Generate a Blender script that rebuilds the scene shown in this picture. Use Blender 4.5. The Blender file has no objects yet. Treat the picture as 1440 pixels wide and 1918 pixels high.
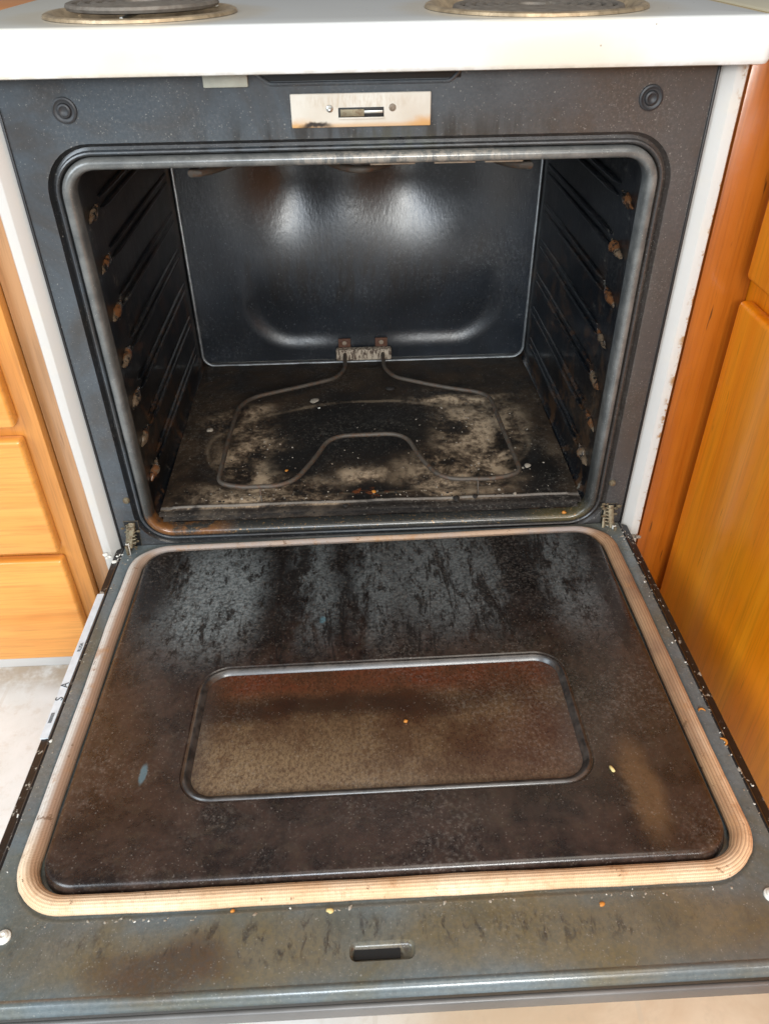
import bpy, bmesh, math, random
from mathutils import Vector, Matrix, noise as mn
random.seed(7)
S = bpy.context.scene
PI = math.pi

# ------------------------------------------------------------------ camera
cam = bpy.data.objects.new('camera', bpy.data.cameras.new('camera'))
S.collection.objects.link(cam); S.camera = cam
cp, sp = math.cos(-.6538), math.sin(-.6538)
cy_, sy_ = math.cos(-.0361), math.sin(-.0361)
fw = Vector((-sy_*cp, cy_*cp, sp)); r0 = Vector((cy_, sy_, 0)); u0 = r0.cross(fw)
cr, sr = math.cos(-.015), math.sin(-.015)
rt = cr*r0 + sr*u0; up = -sr*r0 + cr*u0
M = Matrix((rt, up, -fw)).transposed().to_4x4(); M.translation = Vector((-.0136, -.8546, .9923))
cam.matrix_world = M
cam.data.sensor_fit = 'VERTICAL'; cam.data.sensor_height = 36.0
cam.data.lens = 36.0*1457.5/1918; cam.data.clip_start = .02; cam.data.clip_end = 60
S.render.resolution_x = 768; S.render.resolution_y = 1024
cam.data.dof.use_dof = True; cam.data.dof.aperture_fstop = 16
cam.data.dof.focus_distance = .95

# ------------------------------------------------------------------ light
W = bpy.data.worlds.new('World'); S.world = W; W.use_nodes = True
W.node_tree.nodes['Background'].inputs[0].default_value = (.93, .96, 1, 1)
W.node_tree.nodes['Background'].inputs[1].default_value = .16
def area(name, loc, aim, sx, sy, power, col):
    L = bpy.data.lights.new(name, 'AREA'); L.shape = 'RECTANGLE'; L.size = sx; L.size_y = sy
    L.energy = power; L.color = col
    o = bpy.data.objects.new(name, L); S.collection.objects.link(o); o.location = loc
    o.rotation_euler = (Vector(aim)-Vector(loc)).to_track_quat('-Z', 'Y').to_euler()
    return o
area('rear_area_light', (-1.5, -1.5, 1.5), (0, 0, .6), .9, 1.2, 38, (.80, .91, 1))  # cool daylight from an unseen window on the left
area('rear_area_light', (.27, -2.3, 1.42), (0, .1, .6), .46, .46, 34, (.98, .98, .94))  # unseen lamp placed so the right hollow of the back wall shines
area('rear_area_light', (-.27, -2.3, 1.40), (0, .1, .6), .30, .50, 18, (.78, .88, 1))  # unseen lamp added for the left bright spot on the back wall
area('high_fill_light', (.4, -1.0, 2.5), (0, -.1, .5), 1.3, 1.3, 20, (1, .93, .82))  # unseen warm lamp placed to give general light from above
area('high_fill_light', (.1, -2.7, 2.15), (0, -.4, .3), 2.6, .5, 13, (.96, .97, 1))  # wide lamp added as room brightness, for highlights on the door bevel
S.view_settings.view_transform = 'Standard'; S.view_settings.look = 'None'
S.view_settings.gamma = 1; S.view_settings.exposure = 0.0

# ------------------------------------------------------------------ node helpers
class NT:
    def __init__(s, name, coord='Object'):
        s.m = bpy.data.materials.new(name); s.m.use_nodes = True; s.t = s.m.node_tree; s.n = s.t.nodes
        s.b = s.n['Principled BSDF']; s.tc = s.n.new('ShaderNodeTexCoord'); s.co = s.tc.outputs[coord]
        s.sep = None
    def L(s, a, b):
        s.t.links.new(a, b)
    def put(s, sock, v):
        if hasattr(v, 'is_output') or isinstance(v, bpy.types.NodeSocket): s.L(v, sock)
        elif isinstance(v, (tuple, list)) and len(v) == 3 and sock.type == 'RGBA': sock.default_value = (*v, 1)
        else: sock.default_value = v
    def map(s, scale=(1, 1, 1), rot=(0, 0, 0), loc=(0, 0, 0), co=None):
        m = s.n.new('ShaderNodeMapping'); s.L(co or s.co, m.inputs[0])
        m.inputs['Scale'].default_value = scale; m.inputs['Rotation'].default_value = rot; m.inputs['Location'].default_value = loc
        return m.outputs[0]
    def noise(s, scale, detail=4, rough=.55, dist=0, co=None, col=False):
        m = s.n.new('ShaderNodeTexNoise'); s.L(co or s.co, m.inputs['Vector'])
        m.inputs['Scale'].default_value = scale; m.inputs['Detail'].default_value = detail
        m.inputs['Roughness'].default_value = rough; m.inputs['Distortion'].default_value = dist
        return m.outputs['Color' if col else 'Fac']
    def vor(s, scale, co=None, out='Distance', rand=1):
        m = s.n.new('ShaderNodeTexVoronoi'); s.L(co or s.co, m.inputs['Vector']); m.inputs['Scale'].default_value = scale
        m.inputs['Randomness'].default_value = rand
        return m.outputs[out]
    def math(s, op, a, b=0.0, c=None, clamp=False):
        m = s.n.new('ShaderNodeMath'); m.operation = op; m.use_clamp = clamp; s.put(m.inputs[0], a); s.put(m.inputs[1], b)
        if c is not None: s.put(m.inputs[2], c)
        return m.outputs[0]
    def mul(s, a, b): return s.math('MULTIPLY', a, b)
    def add(s, a, b): return s.math('ADD', a, b)
    def rng(s, v, a, b, c=0, d=1):
        m = s.n.new('ShaderNodeMapRange'); m.interpolation_type = 'SMOOTHSTEP'; s.put(m.inputs[0], v)
        for i, x in enumerate((a, b, c, d)): m.inputs[i+1].default_value = x
        return m.outputs[0]
    def mix(s, f, a, b, mode='MIX'):
        m = s.n.new('ShaderNodeMix'); m.data_type = 'RGBA'; m.blend_type = mode
        s.put(m.inputs[0], f); s.put(m.inputs[6], a); s.put(m.inputs[7], b); return m.outputs[2]
    def xyz(s, k):
        if not s.sep:
            q = s.n.new('ShaderNodeSeparateXYZ'); s.L(s.co, q.inputs[0]); s.sep = q
        return s.sep.outputs[k]
    def wob(s, amt, scale=14, detail=5):
        n = s.noise(scale, detail, .6, 0, None, True)
        a = s.n.new('ShaderNodeVectorMath'); a.operation = 'SUBTRACT'; s.L(n, a.inputs[0]); a.inputs[1].default_value = (.5, .5, .5)
        b = s.n.new('ShaderNodeVectorMath'); b.operation = 'MULTIPLY_ADD'; s.L(a.outputs[0], b.inputs[0])
        b.inputs[1].default_value = (amt,)*3; s.L(s.co, b.inputs[2]); return b.outputs[0]
    def blob(s, w, c, r, soft=.5):
        """soft ellipse in wobbled coordinates; radius None = unlimited"""
        a = s.n.new('ShaderNodeVectorMath'); a.operation = 'SUBTRACT'; s.L(w, a.inputs[0]); a.inputs[1].default_value = c
        b = s.n.new('ShaderNodeVectorMath'); b.operation = 'MULTIPLY'; s.L(a.outputs[0], b.inputs[0])
        b.inputs[1].default_value = [0 if q is None else 1/q for q in r]
        l = s.n.new('ShaderNodeVectorMath'); l.operation = 'LENGTH'; s.L(b.outputs[0], l.inputs[0])
        return s.rng(l.outputs['Value'], 1+soft, 1-soft)
    def bump(s, h, strength=.3, dist=.001, prev=None):
        m = s.n.new('ShaderNodeBump'); m.inputs['Strength'].default_value = strength; m.inputs['Distance'].default_value = dist
        s.L(h, m.inputs['Height'])
        if prev: s.L(prev, m.inputs['Normal'])
        return m.outputs[0]
    def done(s, col, rough=.5, metal=0, bump=None, coat=0, spec=None, coat_rough=.1):
        s.put(s.b.inputs['Base Color'], col); s.put(s.b.inputs['Roughness'], rough); s.put(s.b.inputs['Metallic'], metal)
        if coat: s.put(s.b.inputs['Coat Weight'], coat); s.b.inputs['Coat Roughness'].default_value = coat_rough
        if spec is not None: s.put(s.b.inputs['Specular IOR Level'], spec)
        if bump is not None: s.L(bump, s.b.inputs['Normal'])
        return s.m

def dust(t, col, amount=.5, scale=420, tone=(.42, .40, .36)):
    """pale dust and crumb specks, some fine, some coarse"""
    clump = t.rng(t.noise(8, 4, .6), .40, .68)
    d1 = t.rng(t.vor(scale), .24, .10); keep = t.rng(t.noise(170, 2), .54-.1*amount, .60)
    d1 = t.mul(t.mul(d1, keep), t.add(.3, clump))
    d3 = t.mul(t.mul(t.rng(t.vor(scale*.55), .17, .08), t.rng(t.noise(95, 2), .55, .6)), t.add(.35, clump))
    d2 = t.mul(t.rng(t.vor(scale*.25), .10, .05), t.rng(t.noise(60, 2), .58, .63))
    hz = t.mul(t.mul(t.rng(t.noise(scale*.8, 3, .7), .45, .75), clump), .16)
    m = t.math('MINIMUM', t.add(t.add(t.add(d1, d3), d2), hz), amount)
    return t.mix(m, col, tone)

# frame enamel (slate porcelain with smoke stains)
def mat_enamel(name, base=(.046, .056, .066), stain=(.040, .032, .026), rough=.33, door=False):
    t = NT(name); w = t.wob(.06)
    c = t.mix(t.rng(t.noise(3.2, 5, .6), .35, .7), base, tuple(x*1.35 for x in base))
    c = t.mix(t.mul(t.rng(t.noise(6, 5, .65, 1.2), .42, .66), .8), c, stain)
    ax = 0
    if not door:                                   # browner over the opening; cabinet side tinted partly to paint its reflection
        right = t.rng(t.xyz(0), -.05, .30)
        c = t.mix(t.mul(right, .7), c, (.052, .041, .034))
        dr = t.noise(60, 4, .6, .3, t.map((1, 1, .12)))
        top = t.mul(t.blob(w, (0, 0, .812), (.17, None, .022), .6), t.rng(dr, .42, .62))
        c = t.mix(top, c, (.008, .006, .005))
        gr = t.mul(t.blob(w, (.03, 0, .81), (.04, None, .02), .4), t.rng(dr, .35, .6))
        c = t.mix(t.mul(gr, .6), c, (.07, .075, .06))
    else:                                          # olive and brown grease run on the front flange
        ol = t.math('MAXIMUM', t.blob(w, (-.16, -.568, 0), (.15, .028, None), .5), t.blob(w, (.16, -.560, 0), (.19, .032, None), .5))
        c = t.mix(t.mul(ol, .58), c, (.165, .105, .028))
        br = t.blob(w, (-.18, -.575, 0), (.055, .022, None), .5)
        c = t.mix(t.mul(br, .8), c, (.065, .032, .017))
        dr = t.noise(130, 6, .75, .5, t.map((1, .4, 1)))
        band = t.mul(t.blob(w, (-.02, -.555, 0), (.27, .014, None), .6), t.rng(dr, .50, .66))
        c = t.mix(t.mul(band, .85), c, (.022, .012, .008))
    c = t.mix(t.mul(t.rng(t.noise(11, 6, .7, .4, t.map((1, 1, .5))), .50, .70), .35), c, tuple(x*.45 for x in stain)); c = dust(t, c, .32 if not door else .38)
    sm = t.noise(18, 5, .65)
    c = t.mix(t.mul(t.rng(t.noise(260, 3, .7), .35, .7), .35), c, tuple(x*.45 for x in base))
    r = t.add(rough-.14, t.mul(sm, .3))
    b = t.bump(t.noise(420, 3, .6), .14, .0006); b = t.bump(t.noise(24, 3), .12, .002, b)
    return t.done(c, r, 0, b, .35, .55, .12)
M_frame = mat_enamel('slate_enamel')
M_groove = mat_enamel('sooty_groove_enamel', (.012, .013, .015), (.012, .010, .008), .3)
def mat_bead():
    t = NT('opening_bead_enamel'); w = t.wob(.05, 20); n = t.noise(30, 5, .65)
    c = t.mix(t.rng(n, .35, .65), (.085, .088, .086), (.155, .155, .148))
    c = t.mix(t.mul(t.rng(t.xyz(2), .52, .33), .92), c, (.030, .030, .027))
    rl = t.blob(w, (-.285, 0, .318), (.075, None, .035), .5); c = t.mix(t.mul(rl, t.rng(n, .36, .5)), c, (.17, .070, .022))
    rr_ = t.blob(w, (.27, 0, .312), (.05, None, .02), .6); c = t.mix(t.mul(rr_, .6), c, (.11, .085, .03))
    tp = t.mul(t.blob(w, (.05, 0, .792), (.12, None, .012), .6), t.rng(t.noise(200, 3, .7, 0, t.map((1, 1, .2))), .4, .6))
    c = t.mix(t.mul(tp, .6), c, (.36, .31, .25))
    sp_ = t.mul(t.rng(t.noise(240, 3, .7), .6, .68), t.rng(t.xyz(2), .36, .31)); c = t.mix(sp_, c, (.30, .17, .06))
    c = dust(t, c, .4)
    return t.done(c, .30, .1, t.bump(t.noise(300, 3), .2, .0005), .3, .5, .2)
M_bead = mat_bead()
M_door = mat_enamel('door_enamel', (.100, .124, .134), (.105, .100, .068), .30, True)

def mat_cavity(name, rough=.22, streak=True, blue=(.0035, .005, .0075)):
    t = NT(name)
    c = t.mix(t.rng(t.noise(7, 5, .6), .35, .7), tuple(x*.55 for x in blue), blue)
    st = t.noise(70, 5, .7, .2, t.map((1, 1, .18)))
    c = t.mix(t.mul(t.rng(st, .58, .7), .7), c, (.004, .003, .002))
    c = t.mix(t.mul(t.mul(t.rng(t.noise(22, 6, .75, .8), .50, .62), t.rng(t.xyz(2), .72, .45)), .7), c, (.070, .034, .015))
    gl = t.mul(t.rng(t.noise(45, 5, .75), .62, .68), t.rng(t.xyz(1), .2, .05)); c = t.mix(gl, c, (.14, .13, .11))
    c = dust(t, c, .25, 300, (.3, .28, .25))
    b = t.bump(st, .22, .0016); b = t.bump(t.noise(220, 3, .7), .2, .0006, b)
    return t.done(c, t.add(rough, t.mul(t.noise(30, 4, .7), .22)), 0, b, .25, .5, .12)
M_cav = mat_cavity('cavity_enamel')

def mat_back():
    t = NT('back_wall_enamel'); w = t.wob(.08, 9)
    c = t.mix(t.rng(t.noise(9, 5, .6), .35, .7), (.0045, .0062, .009), (.010, .014, .020))
    br = t.blob(w, (.03, .45, .66), (.22, None, .05), .8)
    c = t.mix(t.mul(br, .6), c, (.011, .007, .005))
    st = t.noise(85, 5, .7, .3, t.map((1, 1, .16)))
    mid = t.blob(w, (-.02, .45, .52), (.17, None, .055), .6)
    c = t.mix(t.mul(mid, t.rng(st, .46, .6)), c, (.004, .0025, .002))
    c = t.mix(t.mul(t.rng(st, .6, .68), .8), c, (.005, .004, .004))
    c = dust(t, c, .14, 240, (.30, .31, .33))
    b = t.bump(t.noise(190, 4, .65, 0, t.map((1, 1, .45))), .38, .0009)
    r = t.add(.24, t.mul(t.noise(20, 4, .7), .12)); r = t.add(r, t.mul(mid, .15))
    return t.done(c, r, 0, b, 0, .68)
M_back = mat_back()

def mat_floor():
    t = NT('burnt_cavity_floor'); w = t.wob(.09, 11, 6)
    n = t.noise(15, 8, .66, .5); fine = t.noise(110, 5, .7)
    c = t.mix(t.rng(n, .35, .68), (.009, .0058, .0038), (.036, .022, .012))
    tan = t.blob(w, (-.13, .035, 0), (.10, .04, None), .6)
    for ce, ra in (((.16, .10, 0), (.10, .06, None)), ((-.17, .14, 0), (.05, .10, None)), ((-.01, .095, 0), (.028, .022, None)),
                   ((.17, .21, 0), (.07, .07, None)), ((-.12, .075, 0), (.06, .03, None)), ((-.20, .25, 0), (.06, .03, None)),
                   ((.10, .055, 0), (.03, .04, None)), ((-.17, .005, 0), (.11, .02, None)), ((.15, .30, 0), (.09, .012, None))):
        tan = t.math('MAXIMUM', tan, t.blob(w, ce, ra, .6))
    hol = t.math('MAXIMUM', t.blob(w, (-.02, .22, 0), (.13, .10, None), .35), t.blob(w, (-.10, .13, 0), (.055, .05, None), .5))
    hol = t.math('MAXIMUM', hol, t.blob(w, (.0, .045, 0), (.05, .03, None), .6))
    hol = t.math('MAXIMUM', hol, t.blob(w, (.25, .05, 0), (.035, .10, None), .6))
    ash = t.mul(tan, t.rng(t.add(t.mul(n, .7), t.mul(fine, .3)), .38, .58)); ash = t.mul(ash, t.math('SUBTRACT', 1, hol))
    c = t.mix(t.mul(ash, .9), c, t.mix(t.rng(t.add(t.mul(fine, .4), t.mul(n, .6)), .42, .60), (.13, .085, .052), (.43, .32, .21)))
    c = t.mix(t.mul(hol, .92), c, (.0035, .0028, .0024))
    ov_ = t.blob(t.wob(.008, 30), (0, .17, 0), (.252, .135, None), .012); ov2 = t.blob(t.wob(.008, 30), (0, .17, 0), (.246, .129, None), .012)
    c = t.mix(t.mul(t.mul(t.math('SUBTRACT', ov_, ov2), t.rng(n, .35, .6)), .45), c, (.20, .15, .10))
    rg = t.mul(t.math('COMPARE', t.xyz(1), .018, .0032), t.rng(n, .2, .5)); c = t.mix(t.mul(rg, .8), c, (.17, .15, .13))
    c = t.mix(t.mul(t.rng(t.xyz(1), .014, .011), .85), c, (.008, .006, .005))
    red = t.blob(w, (-.005, .045, 0), (.03, .012, None), .6)
    c = t.mix(t.mul(red, t.rng(t.noise(80, 3), .5, .62)), c, (.16, .045, .012))
    pit = t.rng(t.vor(75), .16, .08); c = t.mix(t.mul(pit, t.rng(t.noise(30, 2), .55, .6)), c, (.004, .003, .003))
    c = dust(t, c, .25, 260, (.36, .33, .28))
    b = t.bump(n, .5, .004); b = t.bump(fine, .5, .0015, b)
    r = t.add(.38, t.mul(n, .45)); r = t.add(r, t.mul(ash, .2))
    return t.done(c, r, 0, b, 0, .4)
M_cfloor = mat_floor()

def mat_liner():      # burnt inner panel of the door
    t = NT('burnt_door_panel'); w = t.wob(.07, 9, 6)
    n = t.noise(22, 8, .7, .4); f = t.noise(230, 4, .72); mid = t.noise(62, 6, .7, .5)
    c = t.mix(t.rng(n, .34, .66), (.011, .0065, .0055), (.040, .023, .017))
    c = t.mix(t.mul(t.rng(mid, .5, .66), .4), c, (.048, .034, .022))
    # worn blue grey streaks on the hinge side
    st = t.noise(30, 7, .72, .5, t.map((1, .32, 1)))
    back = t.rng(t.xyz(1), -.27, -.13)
    cols = t.blob(w, (-.205, -.15, 0), (.06, .14, None), .5)
    for x, r in ((.10, .085), (-.08, .03), (.0, .035), (.245, .035)):
        cols = t.math('MAXIMUM', cols, t.blob(w, (x, -.12, 0), (r, .12, None), .6))
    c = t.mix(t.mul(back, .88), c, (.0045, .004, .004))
    grey = t.mul(t.mul(cols, t.rng(st, .36, .50)), t.rng(t.xyz(1), -.30, -.17))
    lf = t.blob(w, (-.20, -.15, 0), (.07, .12, None), .5); grey = t.mul(grey, t.add(.55, t.mul(lf, .45)))
    w2 = t.wob(.14, 13, 7); dkc = t.math('MAXIMUM', t.blob(w2, (-.105, -.13, 0), (.018, .13, None), .8), t.math('MAXIMUM', t.blob(w2, (.190, -.12, 0), (.035, .15, None), .8), t.mul(.7, t.blob(w2, (-.03, -.06, 0), (.025, .05, None), .9))))
    dkc = t.rng(t.add(dkc, t.mul(t.math('SUBTRACT', t.add(t.mul(st, .5), t.mul(mid, .5)), .5), 2.0)), .40, .85)
    grey = t.mul(grey, t.math('SUBTRACT', 1, t.mul(dkc, .9)))
    c = t.mix(t.mul(grey, .9), c, t.mix(t.rng(f, .35, .65), (.075, .084, .086), (.20, .215, .215)))
    cr_ = t.mul(t.math('MAXIMUM', t.rng(t.noise(80, 7, .8, .3, t.map((1, .35, 1))), .54, .58), t.rng(t.noise(26, 7, .75, .5, t.map((1, .16, 1), loc=(3, 1, 0))), .56, .60)), t.rng(t.xyz(1), -.36, -.2))
    c = t.mix(t.mul(cr_, .9), c, (.004, .0025, .002))
    ol = t.blob(w, (.2, -.34, 0), (.14, .1, None), .7); c = t.mix(t.mul(ol, .4), c, (.042, .033, .020))
    sm = t.blob(t.wob(.02, 30), (.245, -.44, 0), (.016, .05, None), .5)      # warm wedge of reflected light painted on the panel
    c = t.mix(t.mul(sm, .55), c, (.15, .085, .04))
    bl = t.math('MAXIMUM', t.blob(t.wob(.01, 60), (-.236, -.395, 0), (.003, .012, None), .3), t.blob(t.wob(.01, 60), (-.065, -.185, 0), (.004, .006, None), .3))
    c = t.mix(bl, c, (.07, .12, .14))
    near = t.rng(t.xyz(1), -.22, -.40, 1, .35)
    c = t.mix(t.mul(t.mul(t.rng(t.noise(150, 5, .75), .56, .68), near), .5), c, (.10, .080, .064))
    c = t.mix(t.mul(t.mul(t.rng(t.noise(120, 5, .75), .50, .38), near), .6), c, (.007, .0045, .0035))
    c = dust(t, c, .20, 330, (.36, .32, .28))
    b = t.bump(f, .3, .0006); b = t.bump(mid, .18, .0012, b)
    r = t.add(.16, t.mul(n, .26)); r = t.add(r, t.mul(cr_, .2))
    return t.done(c, r, 0, b, .25, .5, .15)
M_liner = mat_liner()

def mat_window():
    t = NT('smoked_window'); w = t.wob(.05, 12, 5)
    f = t.noise(330, 6, .85, .0, t.map((1, .6, 1))); n = t.noise(16, 6, .65)
    c = t.mix(t.rng(n, .35, .65), (.060, .030, .016), (.120, .074, .038))
    tn = t.blob(w, (-.13, -.40, 0), (.13, .045, None), .8); c = t.mix(t.mul(tn, .75), c, (.22, .150, .085)); c = t.mix(t.mul(t.rng(t.xyz(1), -.40, -.42), .4), c, (.20, .14, .085))
    red = t.mul(t.rng(t.xyz(1), -.315, -.285), t.rng(n, .3, .6)); c = t.mix(t.mul(red, .85), c, (.10, .022, .009))
    db = t.blob(w, (-.07, -.315, 0), (.20, .016, None), .6); c = t.mix(t.mul(db, .75), c, (.014, .007, .006))  # dark band across the pane, painted as a reflection
    rr = t.blob(w, (.17, -.38, 0), (.06, .05, None), .6); c = t.mix(t.mul(rr, .5), c, (.07, .03, .022))
    dk = t.math('MAXIMUM', t.rng(f, .42, .60), 0.0); c = t.mix(t.mul(dk, .62), c, (.030, .013, .007)); c = t.mix(t.mul(t.rng(t.noise(45, 6, .8), .5, .65), .45), c, (.045, .018, .009))
    rim = t.math('MAXIMUM', t.rng(t.xyz(0), .165, .2), t.rng(t.xyz(0), -.165, -.19)); c = t.mix(t.mul(rim, .45), c, (.05, .038, .032))
    c = dust(t, c, .12, 300)
    b = t.bump(f, .12, .0004)
    return t.done(c, t.add(.15, t.mul(f, .18)), 0, b, .7, .5, .07)
M_window = mat_window()
def mat_rim():
    t = NT('glossy_rim_enamel'); n = t.noise(60, 5, .7)
    return t.done(t.mix(t.rng(n, .35, .65), (.014, .012, .011), (.050, .042, .037)), t.add(.22, t.mul(n, .3)), 0, t.bump(n, .25, .0006), .35, .5, .22)
M_rim = mat_rim()

def mat_gasket():     # woven fibreglass rope: u along, v around
    t = NT('woven_gasket', 'UV'); uv = t.co
    s = t.n.new('ShaderNodeSeparateXYZ'); t.L(uv, s.inputs[0]); u, v = s.outputs[0], s.outputs[1]
    ribs = t.math('SINE', t.mul(v, 2*PI*18)); wv = t.math('SINE', t.mul(u, 2*PI*620))
    t.co = t.tc.outputs['Object']; n = t.noise(14, 5, .65); f = t.noise(180, 4, .7)
    c = t.mix(t.rng(n, .35, .65), (.72, .49, .30), (.82, .64, .45))
    left = t.mul(t.rng(t.xyz(0), -.26, -.31), t.rng(t.xyz(1), -.50, -.42)); c = t.mix(t.mul(left, .9), c, (.66, .65, .62))
    # scorch and shade painted brown on the side facing the oven panel (v near .75)
    nf = t.rng(t.xyz(1), -.515, -.49); inner = t.mul(t.rng(v, .17, .33), t.add(.25, t.mul(nf, .75))); c = t.mix(t.mul(inner, .85), c, (.27, .13, .06))
    back = t.mul(t.rng(t.xyz(1), -.48, -.18), t.rng(t.xyz(0), .2, .3)); c = t.mix(t.mul(back, .88), c, (.17, .095, .065))
    lb = t.mul(t.rng(t.xyz(1), -.14, -.03), t.rng(t.xyz(0), -.25, -.32)); c = t.mix(t.mul(lb, .3), c, (.36, .32, .27))
    topb = t.rng(t.xyz(1), -.04, -.025); c = t.mix(t.mul(topb, .85), c, (.38, .34, .32))
    spot = t.rng(t.noise(26, 6, .7), .55, .70); c = t.mix(t.mul(spot, .7), c, (.40, .20, .085)); c = t.mix(t.mul(t.mul(t.rng(t.noise(9, 5, .6), .40, .65), t.rng(t.xyz(0), -.30, -.15)), .5), c, (.56, .34, .18))
    sp2 = t.rng(t.noise(70, 4, .7), .64, .68); c = t.mix(t.mul(sp2, .7), c, (.12, .06, .03))
    rb = t.rng(ribs, -.9, -.1); c = t.mix(t.mul(t.math('SUBTRACT', 1, rb), t.rng(t.xyz(0), .15, .30, .07, .42)), c, (.12, .06, .03))
    braid = t.mul(t.math('SINE', t.add(t.mul(u, 2*PI*330), t.mul(v, 2*PI*9))), t.math('SINE', t.math('SUBTRACT', t.mul(u, 2*PI*330), t.mul(v, 2*PI*9))))
    c = t.mix(t.mul(t.rng(braid, .1, -.5), .28), c, (.22, .13, .07))
    c = t.mix(t.mul(t.rng(f, .5, .7), .3), c, (.30, .19, .11))
    wv = t.add(wv, braid)
    h = t.add(t.mul(ribs, .35), t.mul(wv, .2)); h = t.add(h, t.mul(f, .5))
    return t.done(c, .9, 0, t.bump(h, .45, .0006), 0, .2)
M_gasket = mat_gasket()

def mat_white(name, base=(.66, .66, .645), chips=False, top=False, rough=.25, lip=False):
    t = NT(name); w = t.wob(.02, 40)
    c = t.mix(t.rng(t.noise(5, 3), .3, .7), base, tuple(x*.96 for x in base))
    if top:
        for ce, r in (((-.213, .067, 0), .125), ((.18, .075, 0), .140)):
            k = t.blob(w, ce, (r, r, None), .14); c = t.mix(t.mul(k, .45), c, (.60, .48, .30))
        sk = t.mul(t.rng(t.vor(90), .10, .06), t.rng(t.noise(30, 2), .60, .64)); c = t.mix(t.mul(sk, .7), c, (.25, .20, .14))
        sg = t.mul(t.rng(t.xyz(2), .884, .878), t.rng(t.noise(40, 4, .7), .4, .6)); c = t.mix(t.mul(sg, .5), c, (.42, .36, .27))
        e = t.mul(t.rng(t.xyz(0), .366, .374), t.rng(t.xyz(1), -.044, -.03)); c = t.mix(e, c, (.62, .40, .05))
        e = t.rng(t.xyz(0), -.25, -.36); c = t.mix(t.mul(e, .3), c, (.74, .62, .38))
    if chips:
        ch = t.mul(t.rng(t.noise(55, 5, .7), .52, .60), t.rng(t.xyz(0), .369, .376)); c = t.mix(ch, c, (.30, .16, .06))
        st = t.rng(t.noise(22, 4, .6), .5, .75); c = t.mix(t.mul(st, .25), c, (.66, .56, .42))
        lo = t.rng(t.xyz(2), .33, .27); c = t.mix(t.mul(lo, .35), c, (.35, .33, .28))
    return t.done(c, rough, 0, t.bump(t.noise(90, 2), .05, .001), .3, .5)
M_white = mat_white('white_enamel'); M_top = mat_white('cooktop_enamel', top=True); M_trim = mat_white('white_trim_enamel', (.55, .53, .50), chips=True, rough=.28)

def mat_metal(name, col, rough=.35, rust=.0, metal=1.0, scale=60):
    t = NT(name); n = t.noise(scale, 5, .65)
    c = t.mix(t.rng(n, .3, .7), tuple(x*.7 for x in col), col)
    if rust: c = t.mix(t.mul(t.rng(t.noise(scale*1.7, 5, .7), .48, .62), rust), c, (.09, .035, .012))
    return t.done(c, t.add(rough-.1, t.mul(n, .3)), metal, t.bump(n, .2, .0006))
M_steel = mat_metal('worn_steel', (.55, .54, .50), .38)
M_chrome = mat_metal('stained_chrome', (.66, .50, .32), .32, .3, .6, 40)
M_element = mat_metal('element_sheath', (.085, .070, .055), .55, .5, .2, 60)
M_coil = mat_metal('coil_sheath', (.21, .18, .15), .55, .15, .3, 90)
M_rust = mat_metal('rusty_steel', (.12, .055, .035), .75, .8, .2, 90)
M_brass = mat_metal('greasy_hinge_steel', (.24, .20, .13), .5, .5, .6, 120)
M_grey = mat_metal('grey_door_trim', (.17, .165, .16), .4, 0, .3, 8)
M_tan = mat_metal('scorched_strip', (.28, .22, .16), .6, .35, .1, 120)

def mat_plate(name='latch_plate_metal'):
    t = NT(name); w = t.wob(.014, 50)
    c = t.mix(t.rng(t.noise(14, 4), .3, .7), (.50, .44, .36), (.58, .54, .47))
    for x in (-.066, .066):
        c = t.mix(t.mul(t.blob(w, (x, 0, .826), (.016, None, .006), .8), .75), c, (.52, .24, .04))
    bt = t.rng(t.xyz(2), .8305, .8265); c = t.mix(t.mul(bt, .6), c, (.50, .27, .09))
    st = t.noise(330, 3, .7, 0, t.map((1, 1, .2)))
    up_ = t.mul(t.blob(w, (-.002, 0, .848), (.052, None, .006), .5), t.rng(st, .42, .62))
    c = t.mix(t.mul(up_, .4), c, (.36, .25, .14))
    sm = t.blob(w, (-.045, 0, .827), (.014, None, .0025), .6); c = t.mix(sm, c, (.02, .012, .008))
    return t.done(c, .5, .0, t.bump(st, .15, .0004))
M_plate = mat_plate()
def mat_block():
    t = NT('terminal_ceramic'); st = t.noise(260, 4, .7, .3, t.map((1, 1, .3)))
    c = t.mix(t.rng(st, .42, .6), (.40, .33, .25), (.07, .045, .03))
    return t.done(c, .8, 0, t.bump(st, .4, .0008))
M_block = mat_block()
def flat(name, col, rough=.5, metal=0):
    t = NT(name); n = t.noise(80, 4); return t.done(t.mix(t.rng(n, .3, .7), tuple(x*.85 for x in col), col), rough, metal, t.bump(n, .1, .0005))
M_tab = flat('grimy_white_tab', (.36, .36, .30), .5); M_black = flat('black_void', (.004, .004, .004), .6)
M_soot = flat('soot_black', (.011, .010, .010), .45)
M_rubber = flat('bumper_rubber', (.020, .020, .022), .5)
M_sticker = flat('foil_label', (.66, .70, .74), .35); M_ink = flat('label_ink', (.06, .07, .08), .6)
M_crumb = flat('toasted_crumb', (.50, .19, .025), .6); M_rice = flat('yellow_crumb', (.62, .48, .20), .6)
M_ash = flat('ash_flake', (.30, .26, .21), .9); M_whitebit = flat('pale_grit', (.72, .70, .64), .8); M_char = flat('charred_lump', (.012, .009, .007), .8)

def mat_black_edge():
    t = NT('black_door_flange'); c = t.mix(t.rng(t.noise(70, 5, .7), .60, .64), (.010, .009, .009), (.34, .31, .26))
    return t.done(c, .4, 0, t.bump(t.noise(90, 4), .4, .001), 0, .4)
M_edge = mat_black_edge()

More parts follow.
